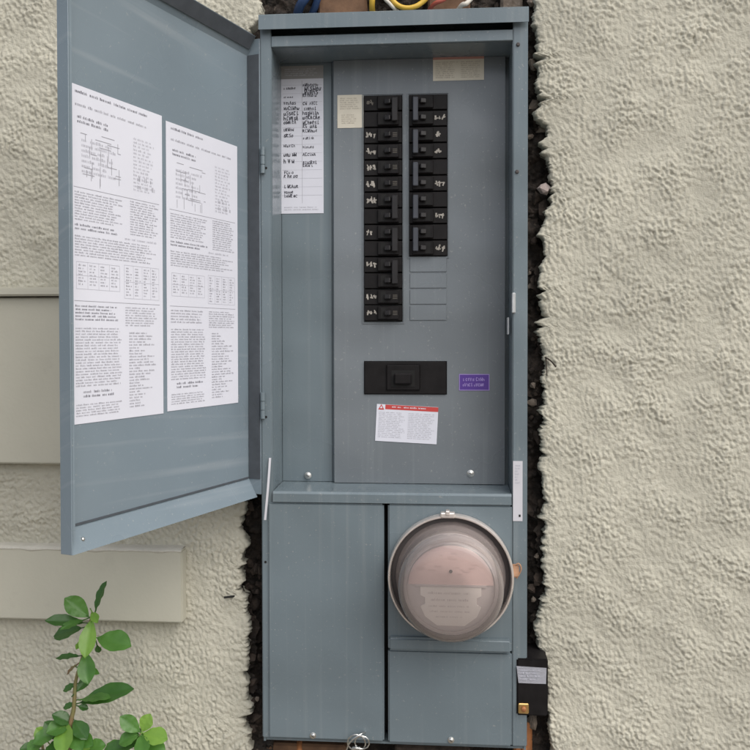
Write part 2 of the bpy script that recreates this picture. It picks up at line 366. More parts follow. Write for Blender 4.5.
# rubble caught in the gap
k = 0
def put_chip(px, py, Y, size, m, sq=(1, 1, 1)):
    global k; k += 1
    bm = chunk(size, k*13, sq); p = at(px, py, Y)
    bmesh.ops.rotate(bm, verts=bm.verts, cent=(0, 0, 0), matrix=Matrix.Rotation(rnd.uniform(0, 6), 3, Vector((rnd.gauss(0, 1), rnd.gauss(0, 1), rnd.gauss(0, 1))).normalized()))
    bmesh.ops.translate(bm, verts=bm.verts, vec=p)
    obj('stucco_chip', bm, m, wall)
put_chip(543, 189, .040, .0125, M['chip_pink'])
for i in range(46):
    py = rnd.uniform(20, 745); light = py < 170 or 225 < py < 255 or py > 690
    px = rnd.uniform(530, 544); s = rnd.uniform(.004, .0105)
    m = M['mortar'] if rnd.random() < (.5 if light else .05) else M['mortar_dark']
    put_chip(px, py, rnd.uniform(.052, .066), s, m, (1, 1, rnd.uniform(.8, 1.8)))
for i in range(38):
    py = rnd.uniform(505, 745); px = rnd.uniform(247, 260)
    put_chip(px, py, rnd.uniform(.048, .072), rnd.uniform(.004, .010), M['mortar'] if rnd.random() < .12 else M['mortar_dark'], (1, 1, rnd.uniform(.8, 1.7)))
for px, py in ((250, 18), (258, 4), (246, 28), (540, 2), (533, 1)):
    put_chip(px, py, .045, .009, M['mortar'])
for px, py in ((537, 556), (534, 600)): put_chip(px, py, .052, .0052, M['mortar'])

def torn(edge, s_, m, za, zb, seed, y0):
    """a torn strip of building paper hanging out from behind the stucco"""
    r = random.Random(seed); bm = bmesh.new(); n_ = max(6, int((zb-za)/.004)); prev = None; wv = .006
    for i in range(n_+1):
        z = za+(zb-za)*i/n_; e = float(edge(np.array([z]))[0]); wv = min(max(wv+r.uniform(-.0028, .0028), .001), .013)
        yy = y0+r.uniform(-.002, .002)
        row = [bm.verts.new(p) for p in ((e+s_*.004, y0+.004, z), (e-s_*wv*.5, yy, z+r.uniform(-.001, .001)), (e-s_*wv, yy-r.uniform(0, .006), z+r.uniform(-.0015, .0015)))]
        if prev:
            for k_ in range(2): bm.faces.new((prev[k_], prev[k_+1], row[k_+1], row[k_]))
        prev = row
    obj('torn_paper', bm, m, wall)
for i in range(9): a_ = rnd.uniform(.93, 1.86); torn(xR, 1, M['tornp'], a_, a_+rnd.uniform(.04, .14), 40+i, .050+.002*(i % 4))
for i in range(4): a_ = rnd.uniform(.93, 1.18); torn(xL, -1, M['tornp'], a_, a_+rnd.uniform(.04, .12), 60+i, .050+.002*(i % 4))
# ------------------------------------------------------------------ trim boards and small things on the wall
x0, x1, z0, z1 = rect(-150, 298, 160, 463, .020)
tb = empty('trim_board', ((x0+x1)/2, WY, z0), 'tall smooth beige board with a drip cap, behind the open panel door', 'board')
obj('board', B(x0-.3, x1, .014, .040, z0, z1, bev=.002, seg=2), M['trim'], tb, smooth=30)
cz0, cz1 = PZ(296, .008, 30), PZ(288, .006, 30)
obj('drip_cap', B(x0-.3, x1+.006, .004, .042, cz0, cz1+.001, bev=.0022, seg=2), M['trim'], tb, smooth=30)
x0, x1, z0, z1 = rect(-150, 547, 183, 618, .016)
tb2 = empty('trim_board', ((x0+x1)/2, WY, z0), 'low narrow beige board with a square end, above the green shrub', 'board')
obj('board', B(x0-.3, x1, .012, .040, z0, z1, bev=.0018, seg=2), M['trim'], tb2, smooth=30)
# stucco smeared along the top of the low board
bm = bmesh.new(); n_ = 90; rows = []
for i in range(n_):
    x = x0-.3+(x1+.3-x0)*i/(n_-1)-.001; d = .0022+.0030*max(0, math.sin(i*.9)*math.sin(i*.31+1))+rnd.uniform(0, .0008)
    rows.append([bm.verts.new((x, y, z)) for y, z in ((.040, z1+.0035), (.022, z1+.0022), (.0125, z1+.0007), (.0112, z1-d*.45), (.0117, z1-d*.9), (.014, z1-d-.0004))])
for a, b in zip(rows, rows[1:]):
    for j in range(5): bm.faces.new((a[j], b[j], b[j+1], a[j+1]))
obj('stucco_smear', bm, M['caulk'], tb2, smooth=True)
bm = bmesh.new(); a = at(224, 597.5, .024); b = at(240, 597, .034)
tube(bm, [a, (a+b)/2+Vector((0, 0, .001)), b+Vector((0, .01, 0))], .0016, 7, 3)
obj('nail', bm, M['void'], label='dark bent nail in the stucco left of the panel', cat='nail')
bm = bmesh.new(); tube(bm, [at(538, 352, .06), at(545, 357, .035), at(551, 361, .022), at(556, 367, .018)], .0012, 6, 4)
tube(bm, [at(546, 358, .033), at(547, 376, .026)], .0008, 6, 2)
obj('lath_wire', bm, M['mortar_dark'], label='thin dark lath wire poking out of the gap right of the panel', cat='wire')

# ------------------------------------------------------------------ electrical panel
BX0, BX1 = -.1865, .1845
BZ1 = PZ(8, 0); BZ0 = PZ(746, 0)
panel = empty('electrical_panel', ((BX0+BX1)/2, 0, BZ0), 'tall grey steel electrical panel set in the wall with its door open', 'electrical panel')
IX0, IX1 = PX(272, 0, 260), PX(512.5, 0, 260)        # recess sides
IZ1 = PZ(44, 0); IZ0 = PZ(493, 0)
bm = bmesh.new()
box(bm, BX0, BX0+.003, .0022, .12, BZ0, BZ1-.004)                # body sides
box(bm, BX1-.003, BX1, .0022, .12, BZ0, BZ1-.004)
box(bm, BX0+.003, BX1-.003, .075, .12, BZ0+.001, BZ1-.006)          # back
box(bm, BX0+.003, BX1-.003, .004, .075, BZ0+.001, BZ0+.004)      # floor
obj('enclosure_body', bm, M['paint'], panel)
bm = bmesh.new()
box(bm, BX0-.001, IX0, -.0015, .002, BZ0+.006, BZ1-.008, bev=.0014, seg=2)                     # left front strip
box(bm, IX1, BX1+.001, -.0015, .002, BZ0+.006, BZ1-.008, bev=.0014, seg=2)                     # right front strip
obj('front_frame', bm, M['paint'], panel)
bm = bmesh.new()
box(bm, IX0+.0002, IX1-.0002, -.0015, .0018, IZ1, PZ(33, 0), bev=.0008)                           # top strip under the hood
box(bm, IX0-.0015, IX0+.0004, .0025, .073, IZ0-.002, IZ1-.0003)                          # recess lining
box(bm, IX1-.0004, IX1+.0015, .0025, .073, IZ0-.002, IZ1-.0003)
box(bm, IX0+.0005, IX1-.0005, .002, .073, IZ1-.0005, IZ1+.0015)
obj('recess_lining', bm, M['paint'], panel)
bm = bmesh.new()
hz0, hz1 = PZ(25.5, -.012), PZ(10, -.012)
v = [bm.verts.new((x, y, z)) for x in (BX0-.001, BX1+.001) for y, z in ((.10, hz1+.004), (-.010, hz1), (-.012, hz1-.0015), (-.012, hz0), (-.0105, hz0), (-.0095, hz1-.003), (.10, hz1+.0005))]
for i in range(7):
    bm.faces.new((v[i], v[(i+1) % 7], v[7+(i+1) % 7], v[7+i]))
bm.faces.new(v[:7]); bm.faces.new(v[7:][::-1])
obj('rain_hood', bm, M['paint'], panel)
bm = bmesh.new()
lz1 = PZ(493, -.006); lz0 = PZ(503.5, -.006)
v = [bm.verts.new((x, y, z)) for x in (IX0+.0012, IX1-.0012) for y, z in ((.073, lz1+.0015), (-.003, lz1), (-.006, lz1-.003), (-.006, lz0), (-.0005, lz0-.0006), (.073, lz0))]
for i in range(6): bm.faces.new((v[i], v[(i+1) % 6], v[6+(i+1) % 6], v[6+i]))
bm.faces.new(v[:6]); bm.faces.new(v[6:][::-1])
obj('ledge', bm, M['paint'], panel)
for px, py, m in ((517, 172, 'void'), (518, 45, 'void')):
    p = at(px, py, 0); bm = lathe(bmesh.new(), [(.0026, .0002), (.0026, .0022), (.0018, .0030)], (p.x, -.001, p.z), n=14)
    obj('rivet', bm, M['meterdark'], panel, smooth=40)
p = at(513.5, 303, 0)
obj('latch_catch', B(p.x-.0025, p.x+.0025, -.006, .0, p.z-.014, p.z+.014, bev=.001), M['edge'], panel)
p = at(508, 326, .02)
obj('latch_strike', B(p.x-.0012, p.x+.0012, .012, .03, p.z-.012, p.z+.012, bev=.0006), M['edge'], panel)
# strap at the foot of the hinge
a = at(270, 458, -.004); b = at(268, 487, -.010); c = at(265, 520, -.012)
bm = bmesh.new()
rows = [[bm.verts.new(p+Vector((dx, dy, 0))) for dx, dy in ((-.0015, 0), (.0015, 0), (.0015, .0016), (-.0015, .0016))] for p in smooth_path([a, b, c], 5)]
for r0, r1 in zip(rows, rows[1:]):
    for j in range(4): bm.faces.new((r0[j], r0[(j+1) % 4], r1[(j+1) % 4], r1[j]))
bm.faces.new(rows[0]); bm.faces.new(rows[-1])
obj('hinge_strap', bm, M['silver'], panel)

# dead front
DY = .063
dx0, dx1, dz0, dz1 = rect(334, 40, 505, 487, DY)
dz0 = lz1+.0022; dz1 = IZ1-.001
bcol = [rect(364, 95.5, 402.5, 322, DY), rect(409, 94.5, 447.5, 321, DY)]
mb = rect(364, 361, 447, 394.5, DY)
bm = bmesh.new()
xs = [dx0, bcol[0][0], bcol[0][1], bcol[1][0], bcol[1][1], min(dx1, IX1-.001)]
# sheet with three cut-outs, made of butting plates
rbot = bcol[1][3]-(bcol[1][3]-bcol[1][2])*10/14
th = .0022
def plate(x0, x1, z0, z1): box(bm, x0, x1, DY, DY+th, z0, z1)
plate(xs[0], xs[1], mb[3], dz1); plate(xs[1], xs[2], bcol[0][3], dz1); plate(xs[2], xs[3], mb[3], dz1)
plate(xs[3], xs[4], bcol[1][3], dz1); plate(xs[4], xs[5], mb[3], dz1)
plate(xs[1], xs[2], mb[3], bcol[0][2]); plate(xs[3], xs[4], mb[3], rbot)
plate(xs[0], mb[0], mb[2], mb[3]); plate(mb[1], xs[5], mb[2], mb[3]); plate(xs[0], xs[5], dz0, mb[2])
v = [bm.verts.new(p) for p in ((dx0, DY+.0004, dz0), (dx0, DY+.0004, dz1), (dx0-.0045, DY+.011, dz1), (dx0-.0045, DY+.011, dz0))]
bm.faces.new(v)
dead = obj('dead_front', bm, M['paint_dead_refl'], panel)
for x0, x1, z0, z1 in ((xs[1]-.0012, xs[2]+.0012, bcol[0][2]-.0012, bcol[0][3]+.0012), (xs[3]-.0012, xs[4]+.0012, rbot-.0012, bcol[1][3]+.0012)):
    bm = bmesh.new(); e = .0012                     # pressed rim round each opening
    box(bm, x0-e, x0, DY-.0012, DY-.0002, z0-e, z1+e); box(bm, x1, x1+e, DY-.0012, DY-.0002, z0-e, z1+e)
    box(bm, x0, x1, DY-.0012, DY-.0002, z1, z1+e); box(bm, x0, x1, DY-.0012, DY-.0002, z0-e, z0)
    obj('opening_rim', bm, M['paint_dead_refl'], dead)
gx0 = IX0+.001
bm = bmesh.new(); box(bm, gx0, dx0-.0046, DY+.010, DY+.0118, dz0, dz1)
obj('gutter_cover', bm, M['paint'], panel)
# knock-outs still in place
pit = (bcol[1][3]-bcol[1][2])/14
for i in range(4):
    z1 = rbot-.0006-i*pit
    bm = B(xs[3]+.0012, xs[4]-.0012, DY-.0011, DY-.0002, z1-pit+.0016, z1-.0006, bev=.0005)
    obj('knockout', bm, M['paint_dead_refl'], dead)
def screw(name, px, py, Y, r, parent, m='steel'):
    p = at(px, py, Y); bm = bmesh.new()
    lathe(bm, [(r*1.25, -.0002), (r*1.25, .0006), (r, .0009), (r*.92, .0024), (r*.55, .0032)], (p.x, Y, p.z), n=18)
    sl = Matrix.Translation((p.x, Y-.0033, p.z)) @ Matrix.Rotation(.6, 4, 'Y')
    box(bm, -r*.55, r*.55, -.0002, .0002, -.0004, .0004, mi=1, M=sl)
    return obj(name, bm, [M[m], M['void']], parent, smooth=35)
screw('screw', 470.5, 473.5, DY, .0042, dead); screw('screw', 308, 475.5, DY+.008, .0042, panel)

# breakers -------------------------------------------------------------------
def marks(bm, x0, x1, z0, z1, r, mi):
    """worn, illegible moulded rating: a few short slanting strokes"""
    wd, h = x1-x0, z1-z0
    for c in range(r.choice((2, 3, 3))):
        cx = x0+wd*(.14+.34*c)+r.uniform(-.06, .06)*wd
        for s in range(r.choice((2, 2, 3))):
            a = r.uniform(-.5, .5)+(1.57 if s == 1 else 0); ln = h*r.uniform(.45, .85); t_ = h*r.uniform(.14, .26)
            Mx = Matrix.Translation((cx+r.uniform(-.05, .05)*wd, -.00025-.00004*(s+c*3), z0+h*r.uniform(.35, .65))) @ Matrix.Rotation(a, 4, 'Y')
            box(bm, -t_/2, t_/2, -.0001, .0002, -ln/2*(.7 if s == 1 else 1), ln/2*(.7 if s == 1 else 1), mi=mi, M=Mx)
def breaker(side_, row, n, lit, right):
    x0, x1, zb, zt = bcol[side_]; x0 += .0006; x1 -= .0006
    z1 = zt-row*pit-.0005; z0 = z1-n*pit+.001; wd = x1-x0
    def X(a, b):                                    # mirrored for the right-hand column
        return (x0+a*wd, x0+b*wd) if not right else (x1-b*wd, x1-a*wd)
    bm = bmesh.new()
    for q in range(n):
        za, zb_ = z1-q*pit-.0003, z1-(q+1)*pit+.0013
        box(bm, x0, x1, DY-.004, DY+.03, zb_, za, bev=.0007)
        a, b = X(.36, .92)
        box(bm, a, b, DY-.0085, DY-.0038, zb_+.0014, za-.0014, bev=.001)
    br = obj('circuit_breaker', bm, M['black'], panel)
    for q in range(n):
        za, zb_ = z1-q*pit-.0003, z1-(q+1)*pit+.0013; zc = (za+zb_)/2
        a, b = X(.44, .58)
        obj('toggle_slot', B(a, b, DY-.0088, DY-.0086, zb_+.003, za-.003), M['void'], br)
        a, b = X(.56, .72)
        Mx = Matrix.Translation(((a+b)/2, DY-.0105, zc)) @ Matrix.Rotation(.35 if right else -.35, 4, 'Z')
        obj('toggle', B(-(b-a)/2, (b-a)/2, -.004, .004, -.0035, .0035, bev=.0009, M=Mx), M['black2'], br)
        st = lit.get(row+q, 0)
        if st:
            bm = bmesh.new(); a, b = X(.06, .32)
            if st == 3: a, b = X(.17, .27)
            marks(bm, a, b, -(za-zb_)*.23, (za-zb_)*.23, rnd, 0)
            bmesh.ops.translate(bm, verts=bm.verts, vec=(0, DY-.0041, zc))
            obj('rating_mark', bm, M['mark'] if st != 2 else M['mark_dim'], br)
        bm = bmesh.new(); a, b = X(.76, .88)             # faint print by the toggle
        for t_ in range(3): box(bm, a, b, DY-.0088, DY-.0084, zc-.003+t_*.0024, zc-.003+t_*.0024+.0009)
        obj('print_line', bm, M['mark_dim'], br)
    if n == 2:
        a, b = X(.74, .90) if not right else X(.76, .90)
        obj('handle_tie', B(a, b, DY-.0155, DY-.0118, z0+.006, z1-.006, bev=.001), M['tie'] if right else M['black2'], br)
    return br
lit = {0: 2, 2: 1, 3: 1, 4: 1, 5: 1, 6: 1, 8: 1, 10: 1, 12: 1, 13: 1}
for row, n_ in ((0, 2), (2, 1), (3, 1), (4, 1), (5, 1), (6, 2), (8, 2), (10, 2), (12, 1), (13, 1)): breaker(0, row, n_, lit, False)
lit = {1: 1, 2: 3, 3: 1, 5: 1, 7: 1, 9: 1}
for row in (0, 2, 4, 6, 8): breaker(1, row, 2, lit, True)
bm = bmesh.new(); box(bm, mb[0]+.0006, mb[1]-.0006, DY-.003, DY+.03, mb[2]+.0006, mb[3]-.0006, bev=.001)
cx = (mb[0]+mb[1])/2; cz = (mb[2]+mb[3])/2
box(bm, cx-.028, cx+.022, DY-.0055, DY-.0028, mb[2]+.006, mb[3]-.005, bev=.0018)
mbr = obj('main_breaker', bm, M['black'], panel)
obj('toggle', B(cx-.016, cx+.010, DY-.0125, DY-.006, cz-.009, cz+.007, bev=.002), M['black'], mbr)
obj('toggle_slot', B(cx-.020, cx+.014, DY-.0060, DY-.0056, cz-.013, cz+.011), M['void'], mbr)

# stickers inside ------------------------------------------------------------
def quad(bm, x0, x1, z0, z1, y, mi): 
    f = bm.faces.new([bm.verts.new(p) for p in ((x0, y, z0), (x1, y, z0), (x1, y, z1), (x0, y, z1))]); f.material_index = mi
def words(bm, x0, x1, z0, z1, lh, mi, y, r, ww=(1.2, 4.), fill=.55, ragged=.25):
    """rows of glyph-sized ticks, grouped in words: print too small to read"""
    z = z1-lh
    while z > z0-1e-6:
        x = x0; xe = x1-(x1-x0)*r.random()*ragged
        while x < xe:
            we = min(x+lh*r.uniform(*ww), xe)
            while x < we:
                g_ = lh*r.choice((.13, .13, .18, .34)); a = z+lh*.22; b = z+lh*r.choice((.66, .66, .66, .70, .84))
                quad(bm, x, min(x+g_, we), a, b, y, mi)
                x += g_+lh*r.choice((.12, .14, .2))
            x += lh*r.uniform(.3, .6)
        z -= lh
def sticker(name, px, Y, mats, draw, parent=panel, rot=0., label=None, thick=.0003):
    x0, x1, z0, z1 = rect(*px, Y); cx, cz = (x0+x1)/2, (z0+z1)/2; w_, h_ = x1-x0, z1-z0
    bm = bmesh.new(); box(bm, -w_/2, w_/2, 0, thick, -h_/2, h_/2)
    draw(bm, w_/2, h_/2)
    o_ = Matrix.Translation((cx, Y-thick-.0004, cz)) @ Matrix.Rotation(rot, 4, 'Y')
    bmesh.ops.transform(bm, matrix=o_, verts=bm.verts)
    me = bpy.data.meshes.new(name); bm.to_mesh(me); bm.free()
    return mesh_obj(name, me, mats, parent, label=label)
PR = -.00015
def d_top(bm, w_, h_):
    quad(bm, -w_, w_, h_*.72, h_, PR, 1)
    words(bm, -w_*.9, w_*.0, -h_*.9, h_*.6, .0028, 2, PR, rnd); words(bm, w_*.1, w_*.9, -h_*.9, h_*.6, .0028, 2, PR, rnd)
M['creamprint'] = mat('faint tan print', (.40, .36, .30), .6)
sticker('rating_label', (433, 56, 484, 80.5), DY, [M['cream'], M['redfaint'], M['creamprint']], d_top, rot=.0, label='cream rating label with a red top line')
def d_cream(bm, w_, h_):
    words(bm, -w_*.8, w_*.8, h_*.1, h_*.85, .003, 1, PR, rnd)
    words(bm, -w_*.7, w_*.6, -h_*.85, -h_*.15, .003, 1, PR, rnd)
sticker('notice_label', (337.5, 95, 363.5, 128), DY, [M['cream'], M['creamprint']], d_cream, label='small cream label beside the breakers')
def scrawl(bm, x0, x1, zc, h, mi, r):
    """a word in felt pen, too blurred to read: letters of two or three short strokes"""
    x = x0
    def stroke(xa, za, xb, zb, wd):
        d = Vector((xb-xa, zb-za)); n_ = Vector((-d.y, d.x)).normalized()*wd/2; e = d.normalized()*wd*.3
        q = [(xa-e.x+n_.x, za-e.y+n_.y), (xa-e.x-n_.x, za-e.y-n_.y), (xb+e.x-n_.x, zb+e.y-n_.y), (xb+e.x+n_.x, zb+e.y+n_.y)]
        f = bm.faces.new([bm.verts.new((a, PR-.00004*r.random(), b)) for a, b in q]); f.material_index = mi
    G_ = [((0, 0), (0, 1), (.1, .55), (.6, .6), (.7, .0)), ((.7, .9), (.2, 1), (0, .5), (.2, 0), (.7, .1)), ((0, .1), (.1, .6), (.6, .7), (.7, .1), (.2, 0), (0, .2)),
          ((0, 1), (.1, 0), (.4, .5), (.7, 0), (.8, 1)), ((.1, .5), (.65, .5), (.5, .9), (.1, .7), (.1, .1), (.7, .1)), ((.7, .9), (.1, .8), (.2, .5), (.7, .4), (.6, 0), (0, .1)),
          ((.3, 1), (.35, 0), (.7, .1)), ((0, 0), (.3, 1), (.7, 0)), ((0, 1), (.35, .0), (.7, 1)), ((0, 0), (0, 1), (.65, .85), (.05, .5), (.7, 0)), ((0, .65), (.05, 0), (.6, .0), (.65, .7))]
    while x < x1-h*.3:
        if r.random() < .12: x += h*.4; continue
        gl_ = r.choice(G_); w_ = h*r.uniform(.55, .8); wd = h*r.uniform(.17, .25); hh = h*r.uniform(.8, 1.15); sl = r.uniform(-.05, .2)
        pts = [(x+(a+sl*b)*w_+r.uniform(-.05, .05)*h, zc-h*.5+b*hh+r.uniform(-.05, .05)*h) for a, b in gl_]
        for (xa, za), (xb, zb) in zip(pts, pts[1:]): stroke(xa, za, xb, zb, wd)
        x += w_*.8+h*r.uniform(.14, .28)
def d_dir(bm, w_, h_):
    r = random.Random(3)
    quad(bm, -w_, w_, h_*.825, h_, PR, 1)
    words(bm, -w_*.8, w_*.8, h_*.86, h_*.97, .003, 2, PR*2, r)
    for i in range(14): quad(bm, -w_*.94, w_*.94, h_*(.74-i*.115), h_*(.74-i*.115)+.0003, PR, 2)
    quad(bm, -.0003, .0003, -h_*.86, h_*.8, PR, 2)
    H = 2*h_
    def row(f): return h_-f*H        # f: fraction from the top
    L = [(.15, .65, .6), (.21, .5, .4), (.25, .85, .8), (.285, .9, .9), (.32, .9, 1.), (.355, .85, 1.), (.38, .7, .9), (.43, .5, .8), (.47, .6, .9), (.54, .6, .7), (.60, .7, .9), (.645, .55, 1.), (.72, .55, .8), (.745, .8, .9), (.815, .75, .9), (.855, .6, .7), (.88, .7, .8)]
    for f, ln, b in L: scrawl(bm, -w_*.86, -w_*.86+w_*.86*ln, row(f), .0053*b, 3, r)
    Rr = [(.13, .8, .7), (.155, .9, 1.1), (.18, .8, 1.1), (.20, .7, .8), (.255, .8, .8), (.29, .7, .8), (.32, .9, .9), (.35, .95, 1.), (.385, .8, .9), (.41, .8, .9), (.44, .75, .8), (.49, .6, .6), (.55, .6, .6), (.60, .7, .8), (.655, .7, .8), (.675, .5, .7)]
    for f, ln, b in Rr: scrawl(bm, w_*.04, w_*.04+w_*.9*ln, row(f), .0053*b, 3, r)
    words(bm, -w_*.85, w_*.85, -h_*.97, -h_*.9, .0035, 2, PR, r)
sticker('circuit_directory', (281, 66, 323.5, 213.5), DY+.010, [M['sheet'], M['hdr'], M['ink_faint'], M['pen']], d_dir, label='white circuit directory with black handwriting in two columns')
def d_purple(bm, w_, h_):
    e = .0012
    for a in ((-w_, w_, h_-e, h_), (-w_, w_, -h_, -h_+e), (-w_, -w_+e, -h_+e, h_-e), (w_-e, w_, -h_+e, h_-e)): quad(bm, *a, PR, 1)
    r = random.Random(8)
    for zc in (.35, -.3): scrawl(bm, -w_*.75, w_*.7, h_*zc, .0042, 1, r)
sticker('purple_label', (459, 374, 489.5, 390.5), DY, [M['purple'], M['lavender']], d_purple, label='small purple label with a lavender border')
def d_warn(bm, w_, h_):
    quad(bm, -w_*.72, w_, h_*.74, h_*.99, PR, 1)
    words(bm, -w_*.5, w_*.6, h_*.78, h_*.95, .0036, 0, PR*2, rnd, ragged=0)
    c = (-w_*.85, h_*.84)
    f = bm.faces.new([bm.verts.new((c[0]+a*.0045, PR*2, c[1]+b*.0045)) for a, b in ((-1, -.8), (1, -.8), (0, 1))]); f.material_index = 1
    f = bm.faces.new([bm.verts.new((c[0]+a*.002, PR*3, c[1]+b*.002)) for a, b in ((-1, -.8), (1, -.8), (0, 1))]); f.material_index = 0
    words(bm, -w_*.92, -w_*.05, -h_*.9, h_*.62, .0026, 2, PR, rnd); words(bm, w_*.04, w_*.92, -h_*.9, h_*.62, .0026, 2, PR, rnd)
sticker('warning_label', (376, 405.5, 437.5, 442.5), DY, [M['sheet'], M['red'], M['ink_faint']], d_warn, rot=.05, label='white warning label with a red header, stuck on crooked')
def d_strip(bm, w_, h_):
    words(bm, -w_*.6, w_*.6, h_*.2, h_*.9, .004, 1, PR, rnd, ragged=.6); quad(bm, w_*.2, w_*.6, -h_*.86, -h_*.78, PR*2, 2)
sticker('serial_label', (513, 461, 522.5, 521), -.0015, [M['silver'], M['ink_faint'], M['void']], d_strip, label='narrow silver label on the right frame')

# lower covers ----------------------------------------------------------------
CY = -.0045
l0, l1, l2, l3 = rect(268, 504, 384, 740, CY); lzt = lz0-.0012
def pan(bm, x0, x1, z0, z1): box(bm, x0, x1, CY, .022, z0, z1, bev=.0022, seg=2)
bm = bmesh.new(); pan(bm, l0, l1, l2, lzt)
lc = obj('side_cover', bm, M['paint'], panel, smooth=30)
screw('screw', 313, 735.5, CY, .0036, lc)
r0, r1, r2, r3 = rect(388, 504, 512, 745, CY)
zs1 = PZ(637, CY, 450); zs0 = PZ(651, CY, 450)
bm = bmesh.new(); pan(bm, r0, r1, zs0+.0005, lzt)
box(bm, r0+.0008, r1-.0008, CY-.008, CY+.001, zs0+.001, zs1, bev=.003, seg=3)
mc = obj('meter_cover', bm, M['paint'], panel, smooth=30)
bm = bmesh.new(); pan(bm, r0, r1, r2, zs0-.0005)
tcv = obj('lower_cover', bm, M['paint'], panel, smooth=30)
screw('screw', 451, 740, CY, .0036, tcv)
bm = bmesh.new(); box(bm, IX0+.003, IX1-.003, .024, .074, BZ0+.012, lz0-.004)
obj('gap_backing', bm, M['void'], panel)  # near-black block added so the gaps between covers look shaded

# door ------------------------------------------------------------------------
hinge = Vector((BX0-.0015, -.001, 0)); free = at(61.5, 400, -.338); free.z = 0
RIM = .020; dn = Vector((.905, -.425, 0))
for _ in range(8):                                   # hinge pin on the rim, far corner on the pan
    o0 = hinge-dn*RIM; du = (free-o0).normalized(); dn = Vector((-du.y, du.x, 0)); dn = dn if dn.x > 0 else -dn
DW = (free-o0).length
DZ0, DZ1 = PZ(497, -.0, 258), PZ(36, 0, 258)
DM = Matrix.Translation((o0.x, o0.y, DZ0)) @ Matrix(((du.x, dn.x, 0, 0), (du.y, dn.y, 0, 0), (0, 0, 1, 0), (0, 0, 0, 1)))
def on_door(px, py, n_=0.):
    d = ray(px, py); q = o0+dn*n_; t_ = (q-CP).dot(dn)/d.dot(dn); p = CP+d*t_; return (p-o0).dot(du), p.z-DZ0
DH = DZ1-DZ0
bm = bmesh.new()
LB, NB = .026, .014
prof = [(0, NB), (LB, 0), (DH-LB, 0), (DH, NB)]            # v, n : bottom lip, pan, top lip
T = .0016
def dv(u, n_, v): return bm.verts.new((u, n_, v))
rowsA = [(dv(.001, n_, v), dv(DW, n_, v)) for v, n_ in prof]
for a, b in zip(rowsA, rowsA[1:]): bm.faces.new((a[0], a[1], b[1], b[0]))
ex = bmesh.ops.extrude_face_region(bm, geom=bm.faces[:])
bmesh.ops.translate(bm, verts=[q for q in ex['geom'] if isinstance(q, bmesh.types.BMVert)], vec=(0, -T, 0))
box(bm, DW-.0005, DW+.0012, -.0016, .0135, 0, DH, bev=.0004)                   # free-edge flange
box(bm, -.0012, .0008, -.0016, RIM, .004, DH-.004, bev=.0004)                   # hinge flange
box(bm, DW-.004, DW-.0006, .012, .0135, LB*.6, DH-LB*.6)                        # hem
bmesh.ops.transform(bm, matrix=DM, verts=bm.verts)
door = obj('door', bm, M['paint_door_lit'], panel, label='open grey panel door with two printed sheets')
bm = bmesh.new(); G = .0012  # dark strips added as painted shade along hinge flange, bend and lip
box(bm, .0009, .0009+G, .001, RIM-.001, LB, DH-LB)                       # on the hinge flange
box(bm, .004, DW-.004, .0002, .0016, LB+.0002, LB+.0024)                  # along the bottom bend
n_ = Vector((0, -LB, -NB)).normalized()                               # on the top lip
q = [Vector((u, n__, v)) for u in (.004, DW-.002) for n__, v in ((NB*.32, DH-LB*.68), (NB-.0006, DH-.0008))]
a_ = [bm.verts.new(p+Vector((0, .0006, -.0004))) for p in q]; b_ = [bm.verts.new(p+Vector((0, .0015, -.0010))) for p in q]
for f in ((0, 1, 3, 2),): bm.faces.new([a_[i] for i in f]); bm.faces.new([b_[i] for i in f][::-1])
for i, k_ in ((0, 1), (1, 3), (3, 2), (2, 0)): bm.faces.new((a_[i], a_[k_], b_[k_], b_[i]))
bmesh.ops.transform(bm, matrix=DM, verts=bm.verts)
obj('shade_strip', bm, M['shade_strip'], door)
